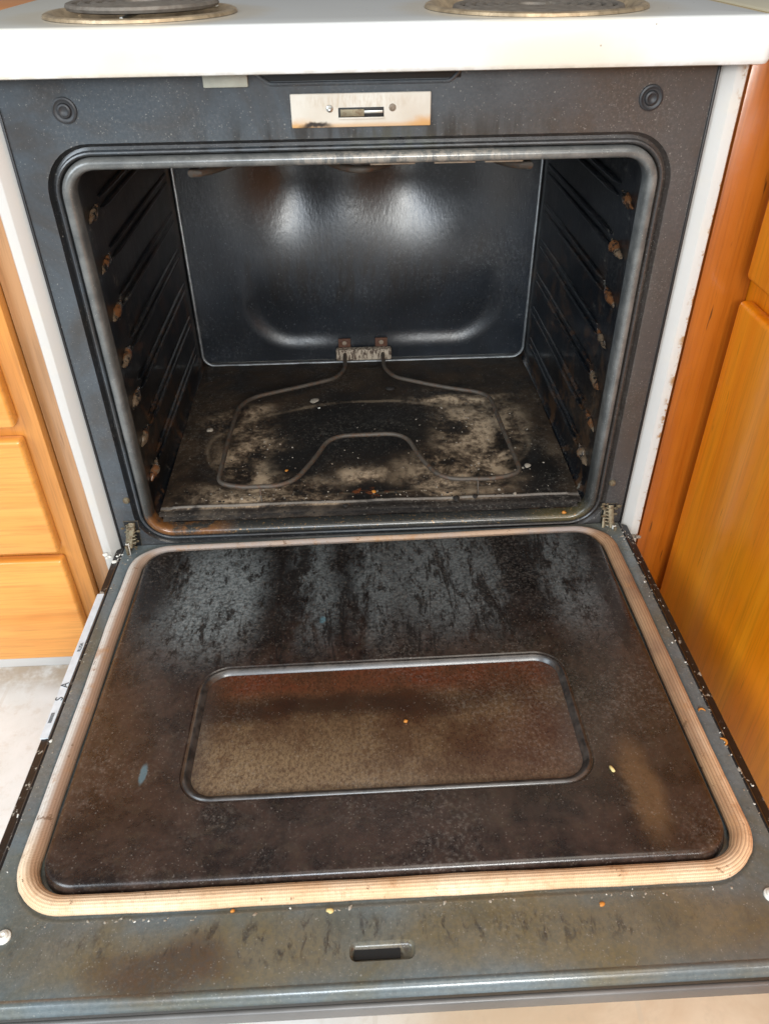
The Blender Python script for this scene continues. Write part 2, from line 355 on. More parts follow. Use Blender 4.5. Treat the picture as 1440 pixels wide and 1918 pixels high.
def mat_wood(name, a, b, axis='z', knots=.3, rough=.3):
    t = NT(name)
    sc = {'z': (1, 1, .06), 'x': (.06, 1, 1)}[axis]
    m = t.map(sc); broad = t.noise(9, 5, .6, 1.5, m); g = t.noise(75, 5, .6, .8, m)
    c = t.mix(t.rng(broad, .32, .68), a, b)
    c = t.mix(t.mul(t.rng(g, .45, .68), .28), c, tuple(x*.55 for x in a))
    c = t.mix(t.mul(t.rng(t.noise(4, 3), .45, .65), .3), c, tuple(min(1, x*1.25) for x in b))
    tick = t.mul(t.rng(t.noise(160, 2, .5, 0, t.map(tuple(q*(1 if q == 1 else 2) for q in sc))), .70, .76), knots)
    c = t.mix(tick, c, (.07, .022, .005))
    fg = t.noise(330, 3, .6, .2, t.map(tuple(q*(1 if q == 1 else .5) for q in sc))); c = t.mix(t.mul(t.rng(fg, .5, .66), .22), c, tuple(x*.4 for x in a))
    return t.done(c, t.add(rough-.08, t.mul(broad, .2)), 0, t.bump(fg, .15, .0006), .35, .5, .15)
M_woodL = mat_wood('maple_drawer_wood', (.68, .245, .035), (.82, .37, .08), 'x', .1)
M_woodLf = mat_wood('maple_frame_wood', (.54, .20, .035), (.64, .28, .06), 'z', .3)
M_woodL_shade = mat_wood('brown_shade_wood', (.34, .17, .07), (.42, .22, .10), 'z', .3)  # browner, darker tone paints the shade beside the range
M_woodR = mat_wood('amber_door_wood', (.86, .235, .003), (.92, .31, .008), 'z', .35)
M_woodR_shade = mat_wood('amber_shade_wood', (.34, .082, .005), (.44, .13, .010), 'z', .8)  # darker copy of the amber wood, shade painted into its tone

def mat_vinyl():
    t = NT('kitchen_vinyl'); n = t.noise(7, 6, .65, .6)
    c = t.mix(t.rng(n, .35, .65), (.72, .72, .69), (.80, .80, .78))
    tan = t.rng(t.xyz(0), -.12, .1); c = t.mix(t.mul(tan, .8), c, t.mix(t.rng(n, .4, .6), (.62, .43, .24), (.70, .53, .33)))
    c = t.mix(t.mul(t.rng(t.noise(40, 5, .7), .5, .7), .25), c, (.50, .40, .28))
    bk = t.mul(t.rng(t.xyz(1), -.02, .03), t.rng(t.noise(18, 4, .7), .25, .6)); c = t.mix(t.mul(bk, .8), c, (.40, .29, .18))  # brown band along the cabinets, their shadow painted on the floor
    br = t.n.new('ShaderNodeTexBrick'); t.L(t.map((1, 1, 1), (0, 0, .04)), br.inputs['Vector']); br.inputs['Scale'].default_value = 1
    br.offset = 0; br.inputs['Brick Width'].default_value = .3; br.inputs['Row Height'].default_value = .3; br.inputs['Mortar Size'].default_value = .003
    c = t.mix(t.mul(br.outputs['Fac'], .25), c, (.55, .48, .38))
    return t.done(c, .4, 0, t.bump(n, .1, .001), 0, .4)
M_vinyl = mat_vinyl()
M_counterL = mat_wood('orange_counter_wood', (.62, .22, .05), (.70, .28, .07), 'x')
M_counterR = mat_white('cream_counter', (.78, .70, .50))

def mat_stop():
    t = NT('rust_glint_stop_enamel'); n = t.noise(90, 5, .7)
    c = t.mix(t.rng(n, .40, .52), (.010, .010, .010), t.mix(t.rng(t.noise(40, 3), .45, .55), (.12, .050, .020), (.12, .085, .055)))  # rust blotches, with a paler tone painted as glints
    return t.done(c, .25, 0, t.bump(n, .3, .001), .6, .6)
M_stop = mat_stop()
M_steel2 = mat_metal('bright_panel_border', (.40, .42, .43), .3, .2, .8, 50)

# ------------------------------------------------------------------ mesh helpers
def obj(name, bm, mat, parent=None, smooth=True, label=None, angle=38):
    me = bpy.data.meshes.new(name); bm.normal_update(); bm.to_mesh(me); bm.free()
    for m in (mat if isinstance(mat, (list, tuple)) else [mat]): me.materials.append(m)
    if smooth:
        me.polygons.foreach_set('use_smooth', [True]*len(me.polygons)); me.set_sharp_from_angle(angle=math.radians(angle))
    o = bpy.data.objects.new(name, me); S.collection.objects.link(o)
    if parent: o.parent = parent
    if label: o['label'] = label
    return o
def tag(o, label, cat, group=None, kind=None):
    o['label'] = label
    if cat: o['category'] = cat
    if group: o['group'] = group
    if kind: o['kind'] = kind
    return o
def empty(name, loc=(0, 0, 0)):
    o = bpy.data.objects.new(name, None); S.collection.objects.link(o); o.location = loc; o.empty_display_size = .1; return o
def box(bm, x0, x1, y0, y1, z0, z1, bev=0, seg=2, mi=0):
    r = bmesh.ops.create_cube(bm, size=1, matrix=Matrix.Translation(((x0+x1)/2, (y0+y1)/2, (z0+z1)/2)) @ Matrix.Diagonal((x1-x0, y1-y0, z1-z0, 1)))
    vs = r['verts']; fs = {f for v in vs for f in v.link_faces}
    for f in fs: f.material_index = mi
    if bev:
        es = list({e for v in vs for e in v.link_edges})
        bmesh.ops.bevel(bm, geom=es, offset=bev, segments=seg, affect='EDGES', profile=.5)
def nb(*a, **k):
    bm = bmesh.new(); box(bm, *a, **k); return bm
def tube(bm, pts, r, seg=10, closed=False, cap=True, flat_=1.0, mi=0):
    pts = [Vector(p) for p in pts]; n = len(pts); rings = []; prev = None
    for i, p in enumerate(pts):
        a = pts[(i-1) % n] if (closed or i > 0) else p; b = pts[(i+1) % n] if (closed or i < n-1) else p
        t = (b-a).normalized()
        if prev is None:
            ref = Vector((0, 0, 1)) if abs(t.z) < .9 else Vector((1, 0, 0)); prev = (ref - t*ref.dot(t)).normalized()
        else: prev = (prev - t*prev.dot(t)).normalized()
        s = t.cross(prev); rr = r(i/n) if callable(r) else r
        rings.append([bm.verts.new(p + (s*math.cos(q)*rr + prev*math.sin(q)*rr*flat_)) for q in [2*PI*k/seg for k in range(seg)]])
    for i in range(n if closed else n-1):
        A, B = rings[i], rings[(i+1) % n]
        for k in range(seg):
            f = bm.faces.new((A[k], A[(k+1) % seg], B[(k+1) % seg], B[k])); f.material_index = mi
    if cap and not closed:
        bm.faces.new(rings[0][::-1]).material_index = mi; bm.faces.new(rings[-1]).material_index = mi
def smooth_path(pts, n=8, closed=False):
    """Catmull-Rom"""
    P = [Vector(p) for p in pts]; out = []; m = len(P)
    for i in range(m if closed else m-1):
        g = lambda k: P[k % m] if closed else P[max(0, min(m-1, k))]
        a, b, c, d = g(i-1), g(i), g(i+1), g(i+2)
        for k in range(n):
            t = k/n; out.append(.5*((2*b) + (c-a)*t + (2*a-5*b+4*c-d)*t*t + (3*b-a-3*c+d)*t**3))
    if not closed: out.append(P[-1])
    return out
def fillet(pts, rad, n=6):
    P = [Vector(p) for p in pts]; out = [P[0]]
    for i in range(1, len(P)-1):
        a, b, c = P[i-1], P[i], P[i+1]; u = (a-b); v = (c-b); r = min(rad, u.length*.45, v.length*.45)
        s = b+u.normalized()*r; e = b+v.normalized()*r
        for k in range(n+1):
            t = k/n; out.append(s*(1-t)**2 + b*2*t*(1-t) + e*t*t)
    out.append(P[-1]); return out
def rrect(x0, x1, y0, y1, r, off=0, n=10, side=14):
    """rounded rectangle as a list of (x,y), the same count for any offset (outwards)"""
    r2 = max(r+off, .0008); x0 -= off; x1 += off; y0 -= off; y1 += off; pts = []
    C = [(x1-r2, y1-r2, 0), (x0+r2, y1-r2, 90), (x0+r2, y0+r2, 180), (x1-r2, y0+r2, 270)]
    for k, (cx, cy, a0) in enumerate(C):
        arc = [(cx+r2*math.cos(math.radians(a0+90*i/n)), cy+r2*math.sin(math.radians(a0+90*i/n))) for i in range(n+1)]
        pts += arc
        nx, ny, na = C[(k+1) % 4]; s = arc[-1]; e = (nx+r2*math.cos(math.radians(na)), ny+r2*math.sin(math.radians(na)))
        pts += [(s[0]+(e[0]-s[0])*i/side, s[1]+(e[1]-s[1])*i/side) for i in range(1, side)]
    return pts
def ring_sweep(bm, rect, r, prof, to3, capin=False, capout=False, flip=False, mi=0):
    """prof = list of (offset, height) swept round a rounded rectangle"""
    loops = [[bm.verts.new(to3(x, y, h)) for x, y in rrect(*rect, r, o)] for o, h in prof]
    n = len(loops[0])
    for A, B in zip(loops, loops[1:]):
        for k in range(n):
            q = (A[k], A[(k+1) % n], B[(k+1) % n], B[k]); f = bm.faces.new(q[::-1] if flip else q); f.material_index = mi
    if capin: bm.faces.new(loops[0] if not flip else loops[0][::-1])
    if capout: bm.faces.new(loops[-1])
    return loops
def holed(bm, outer, loops):
    """flat plate between an outer loop (list of co) and hole loops (existing verts)"""
    ov = [bm.verts.new(p) for p in outer]; es = [bm.edges.new((ov[i], ov[(i+1) % len(ov)])) for i in range(len(ov))]
    for l in loops:
        for i in range(len(l)):
            a, b = l[i], l[(i+1) % len(l)]; e = bm.edges.get((a, b)) or bm.edges.new((a, b)); es.append(e)
    bmesh.ops.triangle_fill(bm, use_beauty=True, use_dissolve=False, edges=es)
    return ov
FACE = lambda x, z, h: (x, -h, z)       # height towards the camera
DOOR = lambda x, y, h: (x, y, h)
def grid(bm, xs, ys, fn):
    V = [[bm.verts.new(fn(x, y)) for x in xs] for y in ys]
    for j in range(len(ys)-1):
        for i in range(len(xs)-1): bm.faces.new((V[j][i], V[j][i+1], V[j+1][i+1], V[j+1][i]))
def lin(a, b, n): return [a+(b-a)*i/(n-1) for i in range(n)]
def sst(a, b, x):
    t = max(0, min(1, (x-a)/(b-a))); return t*t*(3-2*t)
def lathe(bm, c, prof, seg=48, axis='z', mi=0):
    rings = []
    for r, h in prof:
        ring = []
        for k in range(seg):
            a = 2*PI*k/seg; x, y = r*math.cos(a), r*math.sin(a)
            ring.append(bm.verts.new((c[0]+x, c[1]+y, c[2]+h) if axis == 'z' else (c[0]+x, c[1]-h, c[2]+y)))
        rings.append(ring)
    for A, B in zip(rings, rings[1:]):
        for k in range(seg): bm.faces.new((A[k], A[(k+1) % seg], B[(k+1) % seg], B[k])).material_index = mi
    if prof[-1][0] > .0001: bm.faces.new(rings[-1]).material_index = mi

# ------------------------------------------------------------------ setting
bm = bmesh.new(); grid(bm, lin(-4, 4, 3), lin(-4, 4, 3), lambda x, y: (x, y, 0))
tag(obj('floor', bm, M_vinyl, None, False), 'pale vinyl kitchen floor', None, None, 'structure')

# left cabinet
cabL = empty('drawer_cabinet', (-.7, .03, 0))
tag(cabL, 'light maple cabinet with a stack of drawers on the left of the oven', 'cabinet')
def kid(name, bm, mat, root, **k):
    for v in bm.verts: v.co -= root.location
    return obj(name, bm, mat, root, **k)
kid('filler_strip', nb(-.424, -.384, .046, .066, .05, .88, bev=.001), M_woodL_shade, cabL)
kid('face_frame', nb(-1.2, -.4245, .03, .05, .05, .88, bev=.0015), M_woodLf, cabL)
kid('carcass', nb(-1.2, -.39, .067, .6, .05, .88), M_woodLf, cabL)
for z0, z1 in ((.70, .855), (.483, .685), (.276, .464), (.060, .262)):
    kid('drawer_front', nb(-.86, -.447, .010, .0295, z0, z1, bev=.005, seg=3), M_woodL, cabL)
kid('baseboard', nb(-1.2, -.39, .05, .062, .0, .0495, bev=.002), M_white, cabL)
tag(obj('left_countertop', nb(-1.2, -.386, .0, .62, .882, .915, bev=.004), M_counterL), 'orange wood countertop left of the cooktop', 'countertop')
# right cabinet, standing at right angles to the oven
cabR = empty('cupboard_cabinet', (.75, -.4, 0))
tag(cabR, 'amber wood cabinet with door and drawer standing right of the oven', 'cabinet')
kid('corner_filler', nb(.386, .4455, .004, .024, .0, .88, bev=.001), M_woodR_shade, cabR)
kid('face_frame', nb(.446, .466, -.95, .05, .09, .88, bev=.002), M_woodR, cabR)
kid('carcass', nb(.4665, 1.05, -.95, .05, .0, .88), M_woodR_shade, cabR)
kid('door_panel', nb(.428, .4455, -.52, -.014, .10, .637, bev=.006, seg=4), M_woodR, cabR)
kid('drawer_front', nb(.428, .4455, -.52, -.014, .662, .85, bev=.006, seg=4), M_woodR, cabR)
tag(obj('right_countertop', nb(.40, 1.05, -.96, .62, .882, .9155, bev=.004), M_counterR), 'cream countertop right of the cooktop', 'countertop')

# ------------------------------------------------------------------ the range
rng_ = empty('oven_range', (0, 0, 0))
tag(rng_, 'white electric coil range with its dirty black oven door open', 'oven')
R_ = lambda name, bm, mat, **k: obj(name, bm, mat, rng_, **k)
# carcass sides and lower front
bm = bmesh.new()
box(bm, -.377, -.340, .012, .64, .0, .872, .002); box(bm, .340, .377, .012, .64, .0, .872, .002)
box(bm, -.3395, .3395, .03, .64, .0, .24); box(bm, -.3395, .3395, .52, .64, .2405, .872)
R_('side_panels', bm, M_white)
R_('storage_drawer', nb(-.365, .365, -.02, .0295, .03, .245, bev=.004), M_soot)
for s in (-1, 1):      # front flange of each side panel: flat outer face, sloping inner face
    prof = [(.3785, .012), (.3785, -.006), (.3765, -.009), (.3665, -.009), (.3655, -.0085), (.3535, .005), (.3535, .012)]
    bm = bmesh.new(); zs = lin(.255, .8775, 30); loops = []
    for z in zs: loops.append([bm.verts.new((s*x + .0006*mn.noise(Vector((z*9, s, 0))), y, z)) for x, y in prof])
    for A, B in zip(loops, loops[1:]):
        for k in range(len(prof)-1):
            q = (A[k], A[k+1], B[k+1], B[k]); bm.faces.new(q if s < 0 else q[::-1])
    R_('side_trim', bm, M_trim, angle=30)
    bm = bmesh.new(); box(bm, min(s*.3505, s*.3532), max(s*.3505, s*.3532), -.002, .01, .262, .876, .0006)
    R_('trim_gasket', bm, M_soot)

# front frame around the opening
RECT = (-.300, .300, .321, .789)
bm = bmesh.new()
prof = [(.0126, -.012), (.0132, -.004), (.0145, -.0012), (.0160, .0002), (.0175, -.0004), (.0186, -.005), (.0215, -.0062), (.0238, -.003), (.0255, -.0004), (.028, .0)]
loops = ring_sweep(bm, RECT, .026, prof, FACE, flip=True)
for k, f in enumerate(bm.faces): f.material_index = 1 if k//len(loops[0]) in (0, 1, 5, 6, 7) else 0
holed(bm, [FACE(x, z, 0) for x, z in ((-.3508, .262), (.3508, .262), (.3508, .876), (-.3508, .876))], [loops[-1]])
bmesh.ops.recalc_face_normals(bm, faces=bm.faces)
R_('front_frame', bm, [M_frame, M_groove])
bm = bmesh.new()
ring_sweep(bm, RECT, .026, [(.0, -.016), (.0, -.004), (.0010, .0006), (.0032, .0030), (.0064, .0036), (.0094, .0028), (.0116, .0), (.0122, -.006)], FACE, flip=True)
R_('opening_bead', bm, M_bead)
# vent recess under the cooktop
bm = bmesh.new(); box(bm, -.094, .098, -.0008, .006, .8665, .8775, .0006); R_('vent_recess', bm, M_black)
bm = bmesh.new(); tube(bm, fillet([(-.10, -.0003, .874), (-.088, -.0003, .8638), (.088, -.0003, .8638), (.1, -.0003, .876)], .004), .0019, 8); R_('vent_lip', bm, M_frame)
R_('trim_tab', nb(-.151, -.108, -.005, -.0008, .8625, .880, bev=.0012), M_tab, label='small white tab under the cooktop edge')
# bumpers and bolts
for s in (-1, 1):
    bm = bmesh.new(); lathe(bm, (s*.289, 0, .845), [(.0122, 0), (.0118, .0016), (.0102, .0022), (.0086, .0012), (.0072, .0012), (.0062, .0030), (.0046, .0036), (.0030, .0026), (.0005, .0022)], 32, 'y')
    R_('door_bumper', bm, M_rubber)
    bm = bmesh.new(); lathe(bm, (s*.329, 0, .373), [(.0048, 0), (.0046, .002), (.0034, .0036), (.0005, .004)], 12, 'y'); R_('frame_bolt', bm, M_brass)
# latch plate with slot
bm = bmesh.new(); box(bm, -.069, .069, -.0032, -.0004, .825, .8555, .0011, 3); lp = R_('latch_plate', bm, M_plate)
for q, nm, mt in (((-.0225, .0225, -.0036, -.003, .8340, .8428), 'slot', M_black), ((-.0205, .003, -.0056, -.0037, .8350, .8415), 'latch_tongue', M_brass), ((.0015, .0215, -.0046, -.0037, .8375, .8400), 'latch_bar', M_steel), ((-.0225, .0225, -.0050, -.0037, .8325, .8342), 'slot_lip', M_plate)):
    obj(nm, nb(*q, bev=.0003), mt, lp)
for x in (-.031, .031):
    bm = bmesh.new(); lathe(bm, (x, -.0032, .842), [(.0036, 0), (.0033, .0008), (.0016, .0016), (.0014, .0012), (.0003, .001)], 16, 'y'); obj('rivet', bm, M_tan if x > 0 else M_steel, lp)

# cavity
def loft(bm, sects, n=10):
    loops = []
    for (x, z0, z1, r, y) in sects: loops.append([bm.verts.new((px, y, pz)) for px, pz in rrect(-x, x, z0, z1, r)])
    k_ = len(loops[0])
    for A, B in zip(loops, loops[1:]):
        for k in range(k_): bm.faces.new((A[k], A[(k+1) % k_], B[(k+1) % k_], B[k]))
bm = bmesh.new()
loft(bm, [(.300, .321, .789, .026, .0155), (.3005, .322, .792, .026, .022), (.302, .330, .798, .028, .030), (.302, .330, .800, .03, .045), (.299, .330, .800, .03, .25), (.294, .330, .800, .03, .47)])
for v in bm.verts:      # dents and waves of the pressed sheet
    if v.co.y > .04: v.co.x += .0012*mn.noise(v.co*11)
R_('cavity_liner', bm, M_cav)
# rack guides with stops
for s in (-1, 1):
    for i, z in enumerate((.735, .677, .619, .561, .503, .445, .388)):
        bm = bmesh.new(); jit = random.uniform(-.006, .006); fat = random.uniform(.7, 1.25)
        for dz in (-.0065, .0065):
            pts = [(s*(.3005-.004*(y-.08)/.33), y, z+dz) for y in lin(.085, .415, 14)]
            tube(bm, pts, lambda t: .0030*(sst(0, .06, t)*sst(1.0, .93, t) if t > 0 else .2)+.0004, 8)
        g = R_('rack_guide', bm, M_cav)
        bm = bmesh.new(); pts = [(s*.3015, y, z-.004+.18*(y-.05)) for y in lin(.034, .078, 16)]
        tube(bm, pts, lambda t: .0010+.0066*math.sin(PI*min(1, t*1.1))*(.8+.4*mn.noise(Vector((t*4, z*50, s)))), 12)
        for v in bm.verts: v.co.y += jit; v.co.x -= s*.001*fat; v.co += Vector(((v.co.x-s*.3015)*(fat-1), 0, .0025*mn.noise(v.co*160)))
        obj('rack_stop', bm, M_stop if 'M_stop' in globals() else M_cav, g)
# back panel, a pressed sheet, its hollows shaped to catch the lamps as bright spots
def rr_sdf(x, z, cx, cz, hx, hz, r):
    qx = abs(x-cx)-hx+r; qz = abs(z-cz)-hz+r
    return math.hypot(max(qx, 0), max(qz, 0))+min(max(qx, qz), 0)-r
def backy(x, z):
    y = .449
    for gx, gz, sx, sz, d in ((.075, .662, .070, .066, .034), (-.105, .664, .052, .068, .030)):
        y += d*math.exp(-((x-gx)**2/(2*sx*sx)+(z-gz)**2/(2*sz*sz)))
    y += .0075*sst(.016, -.016, rr_sdf(x, z, .02, .56, .215, .175, .075))*(1-sst(.41, .54, z))*(1-.75*math.exp(-(x/.055)**2))
    y += .0008*mn.noise(Vector((x*7, z*7, 3)))
    return y
bm = bmesh.new(); grid(bm, lin(-.290, .290, 170), lin(.350, .795, 130), lambda x, z: (x, backy(x, z), z))
R_('back_panel', bm, M_back)
bm = bmesh.new(); prof = [(.0, .0), (.0012, .0022), (.003, .0026), (.005, .001), (.0055, -.003)]
ring_sweep(bm, (-.288, .289, .3465, .796), .018, prof, lambda x, z, h: (x, .449-h, z), flip=True)
R_('panel_border', bm, M_steel2 if 'M_steel2' in globals() else M_grey)
# cavity floor
def floorz(x, y):
    z = .3432
    z -= .0045*sst(.012, -.012, rr_sdf(x, y, .0, .17, .25, .125, .10))
    z += .0035*math.exp(-((y-.018)/.004)**2)*sst(.280, .274, abs(x))
    z -= .010*sst(.008, -.012, y)
    z += .0012*mn.noise(Vector((x*14, y*14, 0)))+.0006*mn.noise(Vector((x*60, y*60, 4)))
    return z
bm = bmesh.new(); grid(bm, lin(-.292, .292, 200), lin(.019-.03, .450, 180), lambda x, y: (x, y, floorz(x, y)) if y > 0 else (x*.985, y+.012, floorz(x, y)))
R_('cavity_floor', bm, M_cfloor)
# bake element
raw = [(-.034, .445, .366), (-.034, .375, .366), (-.050, .347, 0), (-.102, .324, 0), (-.205, .283, 0), (-.212, .18, 0), (-.214, .046, 0), (-.182, .034, 0), (-.112, .034, 0), (-.080, .098, 0), (-.058, .160, 0),
       (.056, .162, 0), (.074, .092, 0), (.100, .036, 0), (.175, .033, 0), (.214, .046, 0), (.206, .18, 0), (.203, .278, 0), (.133, .302, 0), (.050, .345, 0), (.034, .375, .366), (.034, .445, .366)]
raw = [(x, y, z or .3635) for x, y, z in raw]
bm = bmesh.new(); tube(bm, fillet(raw, .042, 10), .0034, 10)
for x, y in ((-.154, .034), (.150, .033)):
    tube(bm, [(x, y, .364), (x, y-.004, .356), (x+.001, y-.007, .3435)], .0012, 6)
be = R_('bake_element', bm, M_element)
obj('terminal_block', nb(-.050, .050, .432, .447, .353, .374, bev=.003, seg=3), M_block, be)
for x in (-.034, .032):
    obj('terminal_tab', nb(x-.011, x+.011, .443, .4465, .3745, .391, bev=.0008), M_rust, be)
    bm = bmesh.new(); lathe(bm, (x, .443, .3835), [(.0042, 0), (.004, .0018), (.0005, .0026)], 12, 'y'); obj('terminal_screw', bm, M_tan, be)
# broil element under the ceiling
bm = bmesh.new()
pts = []
for k in range(41):
    t = k/40; x = -.19+.38*t; pts.append((x, .13-.055*math.cos(2*PI*t*2), .766))
tube(bm, [(-.19, .40, .768)]+pts+[(.19, .40, .768)], .0042, 10)
R_('broil_element', bm, M_element)
for x0, x1 in ((.008, .055), (.075, .118), (.128, .168)):
    R_('heat_strip', nb(x0, x1, .008, .011, .7862, .7885, bev=.0005), M_tan)

# hinges
for s in (-1, 1):
    bm = bmesh.new(); x = s*.331
    box(bm, x-.0065, x+.0065, -.0008, .0005, .285, .338, .0003, mi=1)
    tube(bm, [(x+.001, -.002, .336), (x+.001, -.007, .328), (x+.002*s, -.010, .314), (x+.003*s, -.016, .303)], .0028, 8)
    tube(bm, [(x-.003, -.003, .330), (x-.004, -.008, .316), (x-.005, -.016, .304)], .0015, 6)
    box(bm, x+s*.004-.0012, x+s*.004+.0012, -.024, -.004, .296, .312, .0006)
    for k in range(6):
        z = .334-.005*k; tube(bm, [(x+.0035*math.cos(q), -.005-.0012*k+.002*math.sin(q), z) for q in lin(0, 5.6, 9)], .0008, 5)
    for k in range(14):
        c = Vector((x+random.uniform(-.008, .008), random.uniform(-.010, -.002), random.uniform(.292, .340)))
        bmesh.ops.create_icosphere(bm, subdivisions=1, radius=random.uniform(.0010, .0026), matrix=Matrix.Translation(c))
    for v in bm.verts:
        if v.co.z > .292: v.co.x = x+(v.co.x-x)*1.6
    h = R_('door_hinge', bm, [M_brass, M_black])
    bm = bmesh.new(); tube(bm, [(x+s*.006, -.018, .312), (x+s*.0065, -.0205, .295)], .0027, 8); obj('hinge_pin', bm, M_whitebit, h)
    bm = bmesh.new()
    for k in range(22):
        c = Vector((s*random.uniform(.332, .376), random.uniform(-.03, -.012), random.uniform(.285, .294)))
        bmesh.ops.create_icosphere(bm, subdivisions=1, radius=random.uniform(.0012, .0035), matrix=Matrix.Translation(c) @ Matrix.Diagonal((1.4, 1, .8, 1)))
    for v in bm.verts: v.co += Vector((mn.noise(v.co*400), mn.noise(v.co*410), mn.noise(v.co*390)))*.001
    obj('hinge_debris', bm, M_whitebit if s < 0 else M_ash, h)

# cooktop
bm = bmesh.new()
prof = [(-.05, .0), (-.008, .0), (-.0035, -.0006), (-.001, -.0028), (0, -.006), (.0, -.035), (-.002, -.039), (-.008, -.0405), (-.02, -.0405)]
loops = ring_sweep(bm, (-.3815, .3815, -.047, .64), .012, prof, lambda x, y, h: (x, y, .918+h), flip=False)
def disc_loop(cx, cy, r, n=48): return [bm.verts.new((cx+r*math.cos(2*PI*k/n), cy+r*math.sin(2*PI*k/n), .918)) for k in range(n)]
BUR = ((-.213, .067, .094, .080), (.18, .075, .112, .090))
hl = [disc_loop(b[0], b[1], b[2]-.006) for b in BUR]
es = []
for l in hl+[loops[0]]:
    for i in range(len(l)):
        es.append(bm.edges.get((l[i], l[(i+1) % len(l)])) or bm.edges.new((l[i], l[(i+1) % len(l)])))
bmesh.ops.triangle_fill(bm, use_beauty=True, edges=es)
bmesh.ops.recalc_face_normals(bm, faces=bm.faces)
R_('cooktop', bm, M_top)
for cx, cy, rp, rc in BUR:
    bm = bmesh.new()
    n = int((rc-.018)/.0105); turns = n; pts = []
    zc = .9265 if cx < 0 else .9175
    for k in range(turns*40):
        a = 2*PI*k/40+ (2.0 if cx < 0 else .6); r = .018+(rc-.018-.004)*k/(turns*40); pts.append((cx+r*math.cos(a), cy+r*math.sin(a), zc))
    tube(bm, pts, .0043, 8, flat_=.8)
    c = R_('coil_burner', bm, M_coil)
    bm = bmesh.new()
    lathe(bm, (cx, cy, .918), [(rp, .0004), (rp-.001, .0028), (rp-.004, .0040), (rp-.008, .0032), (rp-.013, -.002), (rp-.022, -.010), (rp*.45, -.018), (.012, -.019)], 64)
    obj('drip_pan', bm, M_chrome, c)
    bm = bmesh.new()
    for k in range(3):
        a = .5+2*PI*k/3; tube(bm, [(cx+.01*math.cos(a), cy+.01*math.sin(a), zc-.006), (cx+rc*math.cos(a), cy+rc*math.sin(a), zc-.006)], .002, 6)
    obj('coil_support', bm, M_steel, c)

# ------------------------------------------------------------------ open door
X = Vector((1, -.0055, .0185)).normalized(); Y = Vector((.0055, 1, -.0435)); Z = X.cross(Y).normalized(); Y = Z.cross(X)
DM = Matrix((X, Y, Z)).transposed().to_4x4(); DM.translation = Vector((0, 0, .2982))
GR = (-.3205, .3205, -.5195, -.0205)      # gasket centre line
bm = bmesh.new()
prof = [(-.0165, .0), (.0095, .0), (.0125, .0006), (.0145, .0022), (.017, .0026), (.0205, .0028)]
loops = ring_sweep(bm, (-.3205, .3205, -.5195, -.0235), .045, [(-.0165, .0), (.0085, .0), (.0105, .0004), (.0125, .0018), (.0145, .0022)], DOOR)
# latch hole recess
LR = (-.0320, .0185, -.5765, -.5635)
l2 = ring_sweep(bm, LR, .0045, [(-.0016, -.0025), (.0, -.0012), (.0014, .0022)], DOOR)
bm.faces.new([v for v in l2[0]])
fr = [(-.3465, -.5925), (.3465, -.5925), (.3465, -.003), (-.3465, -.003)]
ov = holed(bm, [DOOR(x, y, .0022) for x, y in fr], [loops[-1], l2[-1]])
bmesh.ops.recalc_face_normals(bm, faces=bm.faces)
if sum(f.normal.z*f.calc_area() for f in bm.faces) < 0: bmesh.ops.reverse_faces(bm, faces=bm.faces)
# rolled front and sides
def strip(bm, prof, a, b, ax, mi=0):
    A = []
    for t in lin(a, b, 24):
        A.append([bm.verts.new((p, t, h) if ax == 'y' else (t, p, h)) for p, h in prof])
    for P, Q in zip(A, A[1:]):
        for k in range(len(prof)-1): bm.faces.new((P[k], Q[k], Q[k+1], P[k+1])).material_index = mi
strip(bm, [(-.5925, .0022), (-.5945, .0034), (-.5965, .0036), (-.599, .0022), (-.601, -.001), (-.6025, -.006)], -.3465, .3465, 'x')
door = obj('oven_door', bm, M_door, rng_, angle=45); door.matrix_local = DM
door['label'] = 'open oven door lying flat, dark enamel with grease stains'
D_ = lambda name, bm, mat, **k: obj(name, bm, mat, door, **k)
for s in (-1, 1):
    bm = bmesh.new(); pr = [(s*.3465, .0022), (s*.3485, .0028), (s*.3505, .0014), (s*.352, -.002), (s*.360, -.0035), (s*.3618, -.006), (s*.362, -.034)]
    strip(bm, pr, -.603, -.003, 'y'); bmesh.ops.recalc_face_normals(bm, faces=bm.faces)
    D_('side_flange', bm, M_edge)
bm = bmesh.new(); box(bm, -.358, .358, -.5940, -.004, -.032, -.008); D_('door_body', bm, M_soot)
bm = bmesh.new(); box(bm, -.364, .364, -.6085, -.6036, -.022, -.0065, .0022, 3); D_('front_trim', bm, M_grey)
# raised inner panel with window opening
WR = (-.193, .202, -.425, -.262)
bm = bmesh.new()
out = ring_sweep(bm, (-.3065, .3065, -.5085, -.0315), .034, [(.002, .0), (.0008, .006), (-.0006, .0104), (-.0026, .0124), (-.0052, .0128), (-.010, .0128)], DOOR)
win = ring_sweep(bm, WR, .028, [(.0042, .0120), (.0052, .0117), (.0066, .0128)], DOOR)
es = []
for l in (out[-1], win[-1]):
    for i in range(len(l)): es.append(bm.edges.get((l[i], l[(i+1) % len(l)])))
bmesh.ops.triangle_fill(bm, use_beauty=True, edges=es)
bmesh.ops.recalc_face_normals(bm, faces=bm.faces)
if sum(f.normal.z*f.calc_area() for f in bm.faces) < 0: bmesh.ops.reverse_faces(bm, faces=bm.faces)
D_('inner_panel', bm, M_liner)
bm = bmesh.new(); bm.faces.new([bm.verts.new((x, y, .0086)) for x, y in rrect(*WR, .028, -.004)])
D_('window_panel', bm, M_window)
